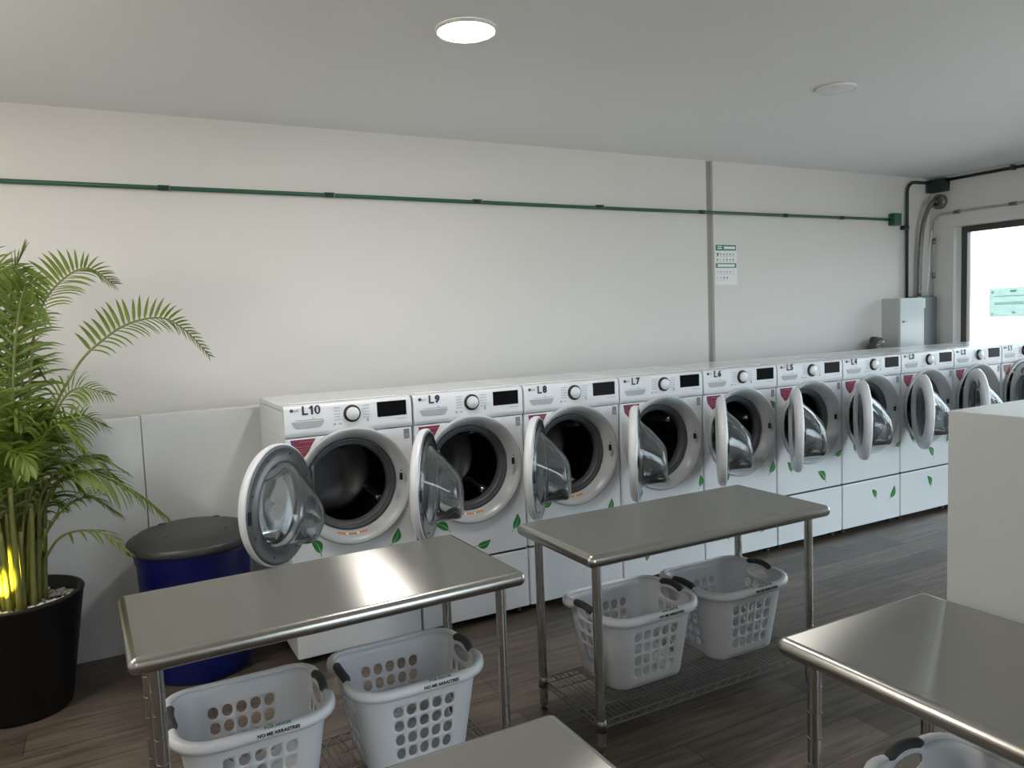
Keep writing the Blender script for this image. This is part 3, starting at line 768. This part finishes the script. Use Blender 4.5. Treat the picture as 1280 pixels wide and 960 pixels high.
PATHS = [
 ([(-1.158, .3, .944), (-1.048, .289, 1.315), (-.893, .277, 1.61), (-.765, .266, 1.742), (-.638, .254, 1.818), (-.494, .243, 1.833), (-.39, .231, 1.757), (-.297, .22, 1.635)], dict(start=.36, lmax=.155, npair=29, wid=.0095, droop=.07, stand=(.95, .30, .15))),
 ([(-1.152, .3, 1.0), (-1.082, .29, 1.584), (-1.028, .28, 1.862), (-.938, .27, 2.009), (-.814, .26, 2.083), (-.701, .25, 2.005)], dict(start=.36, lmax=.20, npair=27, wid=.0095, droop=.06, stand=(.95, .28, .05))),
 ([(-1.141, .3, .80), (-1.072, .267, .976), (-1.008, .233, 1.081), (-.911, .2, 1.127), (-.797, .167, 1.083), (-.667, .133, .989), (-.561, .1, .873)], dict(start=.30, lmax=.27, npair=24, droop=.10, wid=.009, stand=(-.25, .45, .8))),
 ([(-1.161, .3, .906), (-1.072, .275, 1.205), (-.982, .25, 1.427), (-.889, .225, 1.517), (-.76, .2, 1.475)], dict(start=.3, lmax=.22, npair=22, droop=.16, wid=.007, stand=(.7, .4, .2))),
 ([(-1.094, .28, .705), (-1.018, .235, .812), (-.916, .19, .84), (-.817, .145, .807), (-.729, .1, .716)], dict(start=.35, lmax=.16, npair=9, lift=0, wid=.006)),
 ([(-1.158, .3, .944), (-1.069, .312, 1.18), (-.984, .325, 1.305), (-.879, .338, 1.363), (-.785, .35, 1.309)], dict(start=.3, lmax=.20, npair=20, droop=.15, wid=.007, stand=(.6, .4, .3))),
 ([(-1.186, .3, .91), (-1.173, .3, 1.402), (-1.156, .3, 1.774), (-1.12, .3, 2.032), (-1.062, .3, 2.172)], dict(start=.3, lmax=.28, npair=26, wid=.008)),
 ([(-1.164, .3, .868), (-1.05, .287, 1.066), (-.961, .275, 1.153), (-.859, .263, 1.162), (-.746, .25, 1.05)], dict(start=.3, lmax=.24, npair=20, lift=.1, droop=.15, wid=.007)),
]
for k in range(26):
    a = R(k*137.5+20); reach = rr.uniform(.25, .62); top = rr.uniform(1.15, 2.1)
    b0 = Vector((PX+.05*math.cos(a), PY+.05*math.sin(a), rr.uniform(.65, .95)))
    dx, dy = math.cos(a), math.sin(a)*.62
    if dx > .3: reach *= .55
    if dy > .2: reach *= .55
    p = [b0, b0+Vector((dx*reach*.18, dy*reach*.18, (top-b0.z)*.45)), b0+Vector((dx*reach*.45, dy*reach*.45, (top-b0.z)*.8)), b0+Vector((dx*reach*.8, dy*reach*.8, top-b0.z)), b0+Vector((dx*reach*1.15, dy*reach*1.15, (top-b0.z)*rr.uniform(.82, .95)))]
    PATHS.append((p, dict(start=.3, lmax=rr.uniform(.22, .30), npair=23, lift=.4, wid=.0072)))
for k in range(16):      # lower, younger fronds arching out of the clump
    a = R(k*137.5+70); reach = rr.uniform(.26, .46); top = rr.uniform(.95, 1.5)
    b0 = Vector((PX+.06*math.cos(a), PY+.06*math.sin(a), rr.uniform(.55, .75))); dx, dy = math.cos(a), math.sin(a)*.6
    if dy > .2: reach *= .7
    p = [b0, b0+Vector((dx*reach*.2, dy*reach*.2, (top-b0.z)*.5)), b0+Vector((dx*reach*.5, dy*reach*.5, (top-b0.z)*.88)), b0+Vector((dx*reach*.85, dy*reach*.85, top-b0.z)), b0+Vector((dx*reach*1.2, dy*reach*1.2, (top-b0.z)*rr.uniform(.7, .88)))]
    PATHS.append((p, dict(start=.28, lmax=rr.uniform(.20, .28), npair=20, lift=.25, droop=.15, wid=.0066)))
for p, kw in PATHS: obj('frond', frond(p, rr, **kw), pt)
for k in range(24):
    a = R(k*137.5); r0 = .015+.105*math.sqrt((k+.5)/24); ht = rr.uniform(.35, .62)
    p0 = Vector((r0*math.cos(a), r0*math.sin(a), 0)); p1 = p0+Vector((.045*math.cos(a), .045*math.sin(a), ht))
    pts = [p0.lerp(p1, q/6)+Vector((0, 0, 0)) for q in range(7)]
    rad = [.015*(1-.35*q/6) for q in range(7)]
    obj('cane', MB().tube(pts, rad, 10).mesh('cane', M['cane']), pt)

# small garden spot in the pot, washing the canes with yellow light
sx, sy, sz = PX-.13, PY-.205, .535
t = thing('plant_spotlight', 'small black spotlight in the planter shining yellow on the palm canes', 'spotlight', (sx, sy, sz))
dirv = (Vector((PX+.0, PY-.07, .68))-Vector((sx, sy, sz))).normalized(); q = dirv.to_track_quat('Z', 'Y')
mt = q.to_matrix().to_4x4()
obj('housing', MB().lathe([(0, -.05), (.018, -.05), (.026, -.01), (.028, .02), (.025, .02), (.024, .006), (0, .006)], 'Z', (0, 0, 0), 20, mtx=mt).box(-.004, .004, -.004, .004, -.06, -.02).mesh('housing', M['black']), t)
obj('lens', MB().lathe([(.0235, .008), (.0, .010)], 'Z', (0, 0, 0), 20, mtx=mt).mesh('lens', M['spotlens']), t)
L = bpy.data.lights.new('spot_beam', 'SPOT'); L.color = (1., .80, .05); L.energy = 80; L.spot_size = R(42); L.spot_blend = .6; L.shadow_soft_size = .02
o = bpy.data.objects.new('spot_beam', L); C.objects.link(o); o.parent = t; o.location = dirv*.03; o.rotation_euler = (-dirv).to_track_quat('Z', 'Y').to_euler()

# ------------------------------------------------------------------ conduits and electrical boxes on the walls
PIPE_Y = YB-.024; PZ = 2.612
t = thing('wall_conduit', 'long green conduit running level along the back wall', 'pipe', (0, 0, 0))
obj('pipe', MB().tube([(XL, PIPE_Y, PZ+.012), (.6, PIPE_Y, PZ+.006), (3., PIPE_Y, PZ-.004), (6.29, PIPE_Y, PZ)], .0135, 10).mesh('pipe', M['green']), t)
cl = MB().lathe([(.0165, -.035), (.0165, .02)], 'X', (0, 0, 0), 12, cap0=True, cap1=True).lathe([(.0175, .022), (.0175, .030)], 'X', (0, 0, 0), 12, mi=1, cap0=True, cap1=True).box(-.03, .015, .0, .0235, -.012, .012).mesh('coupling', [M['dgreen'], M['galv']])
for x in (-2.3, -1.35, -.377, .617, 1.692, 2.765, 3.815, 4.82, 5.577): obj('coupling', cl, t, (x, PIPE_Y, PZ+.008-.004*max(0, x-.6)/2 if x < 3 else PZ-.002))
t = thing('junction_box', 'small green junction box at the right end of the long green conduit', 'junction box', (6.345, YB, PZ))
obj('box', MB().box(-.055, .055, -.075, 0, -.06, .06, .006).mesh('box', M['green']), t)
obj('cover', MB().box(.054, .060, -.068, -.008, -.05, .05, .002).mesh('cover', M['paper']), t)['label'] = 'right side plate painted pale as if lit'  # white colour gives the box's right side its lit look
# vertical riser from the cabinet, bending along the ceiling into the dark box
t = thing('riser_conduit', 'dark green vertical conduit rising from the electrical cabinet to the ceiling', 'pipe')
arcp = [(6.54+.11*(1-math.cos(R(a))), 1.105, 2.885+.11*math.sin(R(a))) for a in range(0, 91, 15)]
obj('pipe', MB().tube([(6.54, 1.105, 1.824), (6.54, 1.105, 2.885)]+arcp[1:]+[(6.80, 1.09, 2.995), (6.852, 1.06, 2.995)], .0155, 10).mesh('pipe', M['dgreen']), t)
obj('pipe_clamp', MB().box(-.07, -.012, -.02, .034, -.022, .022, .008).lathe([(.020, -.02), (.020, .02)], 'Z', (0, 0, 0), 12, cap0=True, cap1=True).mesh('pipe_clamp', M['black']), t, (6.54, 1.105, 2.535))
t = thing('pull_box', 'black pull box high on the right wall under the ceiling', 'junction box', (XR, 1.02, 2.97))
obj('box', MB().box(-.10, 0, -.09, .09, -.075, .055, .005).mesh('box', M['dgreen']), t)
obj('cover', MB().box(-.104, -.099, -.082, .082, -.067, .047, .002).mesh('cover', M['dgreen']), t)
t = thing('ceiling_conduit', 'dark conduit along the top of the right wall above the window', 'pipe')
obj('pipe', MB().tube([(XR-.04, .93, 3.005), (XR-.04, -2.9, 3.01)], .0155, 10).mesh('pipe', M['dgreen']), t)
for y in (.3, -.9, -2.1): obj('pipe_clamp', MB().box(-.02, .04, -.012, .012, -.02, .03, .003).mesh('pipe_clamp', M['dgrey']), t, (XR-.04, y, 3.006))
# flexible grey duct from a wall sleeve into the cabinet
t = thing('flexible_duct', 'grey flexible duct dropping from a round wall sleeve to the electrical cabinet', 'duct')
obj('hose', MB().tube(catmull([(6.93, 1.03, 2.80), (6.86, 1.04, 2.80), (6.78, 1.06, 2.68), (6.73, 1.07, 2.50), (6.71, 1.08, 2.2), (6.70, 1.08, 1.838)], 40), [.021+.0025*(k % 2) for k in range(40)], 10).mesh('hose', M['galv']), t)
obj('sleeve', MB().lathe([(.045, -.05), (.065, -.05), (.075, -.03), (.075, 0), (.045, 0)], 'X', (XR, 1.03, 2.80), 24).mesh('sleeve', M['galv']), t)
t = thing('white_cable', 'thin white cable hanging beside the grey flexible duct', 'cable')
obj('cable', MB().tube(catmull([(6.80, 1.01, 2.50), (6.76, 1.01, 2.3), (6.755, 1.01, 2.1), (6.78, 1.045, 1.839)], 16), .008, 6).mesh('cable', M['white_cable']), t)
t = thing('thin_conduit', 'thin grey conduit rising then bending along the right wall over the window', 'pipe')
obj('pipe', MB().tube([(XR-.02, 1.085, 1.3), (XR-.02, 1.085, 2.57)]+[(XR-.02, 1.085-.10*(1-math.cos(R(a))), 2.57+.10*math.sin(R(a))) for a in (20, 40, 60, 80, 90)]+[(XR-.02, .6, 2.672), (XR-.02, -2.9, 2.68)], .012, 8).mesh('pipe', mat('grey painted conduit', (.42, .42, .40), .5)), t)
for (y, z) in ((.84, 2.671), (.30, 2.673), (-1.0, 2.676)): obj('coupling', MB().tube([(0, -.035, 0), (0, .035, 0)], .017, 10).mesh('coupling', M['galv']), t, (XR-.02, y, z))
for z in (2.4, 2.05): obj('coupling', MB().tube([(0, 0, -.03), (0, 0, .03)], .017, 10).mesh('coupling', M['galv']), t, (XR-.02, 1.085, z))

t = thing('electrical_cabinet', 'grey electrical cabinet with pale door at the right end of the back wall', 'electrical cabinet', (6.19, YB, 0))
obj('body', MB().box(0, .385, -.19, 0, 1.12, 1.822, .004).mesh('body', M['ebox']), t)
d = obj('door', MB().box(.006, .379, -.206, -.191, 1.13, 1.816, .004).mesh('door', M['ebox_door']), t); d['label'] = 'pale grey door'
obj('lock', MB().lathe([(.011, 0), (.011, -.012), (0, -.013)], 'Y', (0, 0, 0), 14).box(.0, .05, -.009, -.002, -.004, .004).mesh('lock', M['galv']), d, (.045, -.205, 1.59))
t = thing('meter_cabinet', 'dark grey metal cabinet between the pale electrical cabinet and the window wall', 'electrical cabinet', (6.59, YB, 0))
obj('body', MB().box(0, .31, -.12, 0, 1.05, 1.835, .006).mesh('body', M['ebox_dark']), t)
obj('door', MB().box(.008, .30, -.134, -.121, 1.06, 1.825, .004).mesh('door', M['ebox_dark']), t)
obj('white_square', MB().box(.01, .10, -.137, -.133, 1.715, 1.815, .001).mesh('white_square', M['paper']), t)['label'] = 'white square'  # small white square on the upper left of the door
t = thing('drain_hose', 'dark vent elbow with a metal band rising behind washer L4', 'hose', (5.95, .98, 0))
obj('elbow', MB().tube(catmull([(-.16, 0, 1.20), (-.14, 0, 1.34), (-.06, 0, 1.385), (.05, .03, 1.40), (.10, .156, 1.41)], 18), .042, 14).mesh('elbow', M['dgrey']), t)
obj('band', MB().tube([(-.12, -.045, 1.37), (-.02, -.046, 1.405), (.04, -.034, 1.42)], .006, 6).mesh('band', M['chrome']), t)

# ------------------------------------------------------------------ notice on the back wall
t = thing('wall_notice', 'white notice with two green bands taped on the back wall above washer L6', 'sign', (3.972, YB, 1.99))
SW, SH = .256, .354
obj('sheet', MB().box(0, SW, -.004, 0, 0, SH).mesh('sheet', M['paper']), t)
b = MB().box(.008, SW-.008, -.0052, -.004, SH-.055, SH-.006).box(.008, SW-.008, -.0052, -.004, SH*.5-.028, SH*.5+.012)
hb = obj('header_band', b.mesh('header_band', M['signgreen']), t)
b = MB()
for (x, z) in ((.03, SH-.022), (.03, SH-.038)): b.box(x, x+.05, -.0062, -.005, z-.004, z+.004)
b.box(.105, .235, -.0062, -.005, SH-.042, SH-.020); b.box(.030, .226, -.0062, -.005, SH*.5-.019, SH*.5+.003)
obj('band_print', b.mesh('band_print', M['paper']), hb)
b = MB(); rs_ = random.Random(5)
for row, z in enumerate((SH-.088, SH-.135, SH*.5-.062, SH*.5-.115)):
    for c_ in range(6 if row < 3 else 4):
        x = .022+c_*.037; s_ = .012 if (row, c_) == (0, 0) else rs_.uniform(.004, .008)
        b.box(x, x+s_*1.5, -.0052, -.004, z-s_, z+s_); b.box(x, x+.02, -.0052, -.004, z-.019, z-.017)
obj('pictograms', b.mesh('pictograms', M['signink']), t)

# sticker sign hung on the window glass
t = thing('window_sign', 'pale green sign hanging on the bright window glass', 'sign', (XR+.14, .60, 1.60))
sg = glass_mat('pale green translucent sign', (.60, .72, .68), .5, .3, .35)
obj('sheet', MB().box(-.004, .004, -.62, 0, 0, .285, .001).mesh('sheet', sg), t)
b = MB()
for z in (.20, .135, .12): b.box(-.0055, -.004, -.56, -.05, z, z+.008)
b.box(-.0055, -.004, -.26, -.20, .24, .26); b.box(-.0055, -.004, -.25, -.22, .03, .05); b.box(-.0055, -.004, -.04, -.02, .235, .255); b.box(-.0055, -.004, -.04, -.02, .02, .04)
obj('faded_print', b.mesh('faded_print', glass_mat('faded sign print', (.45, .6, .56), .3, .4, .3)), t)

# ------------------------------------------------------------------ ceiling lamps
def lamp(label, x, y, on, energy=0):
    t = thing('ceiling_lamp', label, 'ceiling lamp', (x, y, ZC), 0, 'round ceiling lamps')
    obj('rim', MB().lathe([(.126, -.001), (.134, -.001), (.135, -.010), (.132, -.016), (.127, -.016), (.125, -.010)], 'Z', (0, 0, 0), 40).mesh('rim', M['lamprim']), t)
    obj('diffuser', MB().lathe([(.126, -.012), (.11, -.018), (0, -.021)], 'Z', (0, 0, 0), 40).mesh('diffuser', M['lampon'] if on else M['lampcold']), t)
    if not on: t.scale = (.84, .84, 1)
lamp('lit round ceiling lamp glowing white above the row of washers', .745, -.775, True)
lamp('unlit round ceiling lamp, flush and grey, towards the right', 3.15, -.775, False)
lamp('lit round ceiling lamp above the palm, outside the picture', -1.66, -.775, True)
t = thing('fill_globe_lamp', 'added warm opal globe lamp left of the palm, outside the picture, brightening the left ceiling', 'ceiling lamp', (-2.2, -1.1, ZC))  # unseen globe, added to warm and brighten the left ceiling and wall
obj('globe', MB().sphere((0, 0, -.80), .14, sub=3).mesh('globe', mat('lit opal globe', (.9, .85, .75), .4, emit=(1., .93, .82), estr=55.)), t)
obj('stem', MB().lathe([(.05, 0), (.05, -.02), (.008, -.03), (.008, -.64), (.03, -.65), (.03, -.67)], 'Z', (0, 0, 0), 16).mesh('stem', M['lamprim']), t)
lamp('lit round ceiling lamp behind the viewer, over the left of the room', -1.9, -4.9, True)

# ------------------------------------------------------------------ daylight
w = bpy.data.worlds.new('World'); bpy.context.scene.world = w; w.use_nodes = True
bg = w.node_tree.nodes['Background']; bg.inputs['Strength'].default_value = 6.3
wn = w.node_tree.nodes; wl = w.node_tree.links      # overcast sky above the horizon, paler sunlit street below
tc = wn.new('ShaderNodeTexCoord'); sx_ = wn.new('ShaderNodeSeparateXYZ'); mr = wn.new('ShaderNodeMapRange')
mr.inputs['From Min'].default_value = -.12; mr.inputs['From Max'].default_value = .12
mx = wn.new('ShaderNodeMix'); mx.data_type = 'RGBA'; mx.inputs[6].default_value = (.40, .40, .39, 1); mx.inputs[7].default_value = (.83, .93, 1., 1)
wl.new(tc.outputs['Generated'], sx_.inputs[0]); wl.new(sx_.outputs['Z'], mr.inputs['Value']); wl.new(mr.outputs[0], mx.inputs[0]); wl.new(mx.outputs[2], bg.inputs['Color'])


# ------------------------------------------------------------------ camera
cd = bpy.data.cameras.new('camera'); cam = bpy.data.objects.new('camera', cd); C.objects.link(cam)
cam.location = (-.7902, -3.94739, 1.76223); cam.rotation_euler = (1.48667, .03838, -.49431)
cd.sensor_width = 36; cd.lens = 960/1280*36; cd.clip_start = .05
sc = bpy.context.scene; sc.camera = cam
sc.view_settings.view_transform = 'Standard'; sc.view_settings.look = 'None'; sc.view_settings.gamma = 1; sc.view_settings.use_curve_mapping = False
sc.view_settings.exposure = .1
sc.cycles.max_bounces = 10; sc.cycles.diffuse_bounces = 5; sc.cycles.glossy_bounces = 5; sc.cycles.transparent_max_bounces = 16
sc.cycles.sample_clamp_indirect = 6.; sc.cycles.caustics_reflective = False; sc.cycles.caustics_refractive = False
sc.cycles.use_denoising = True
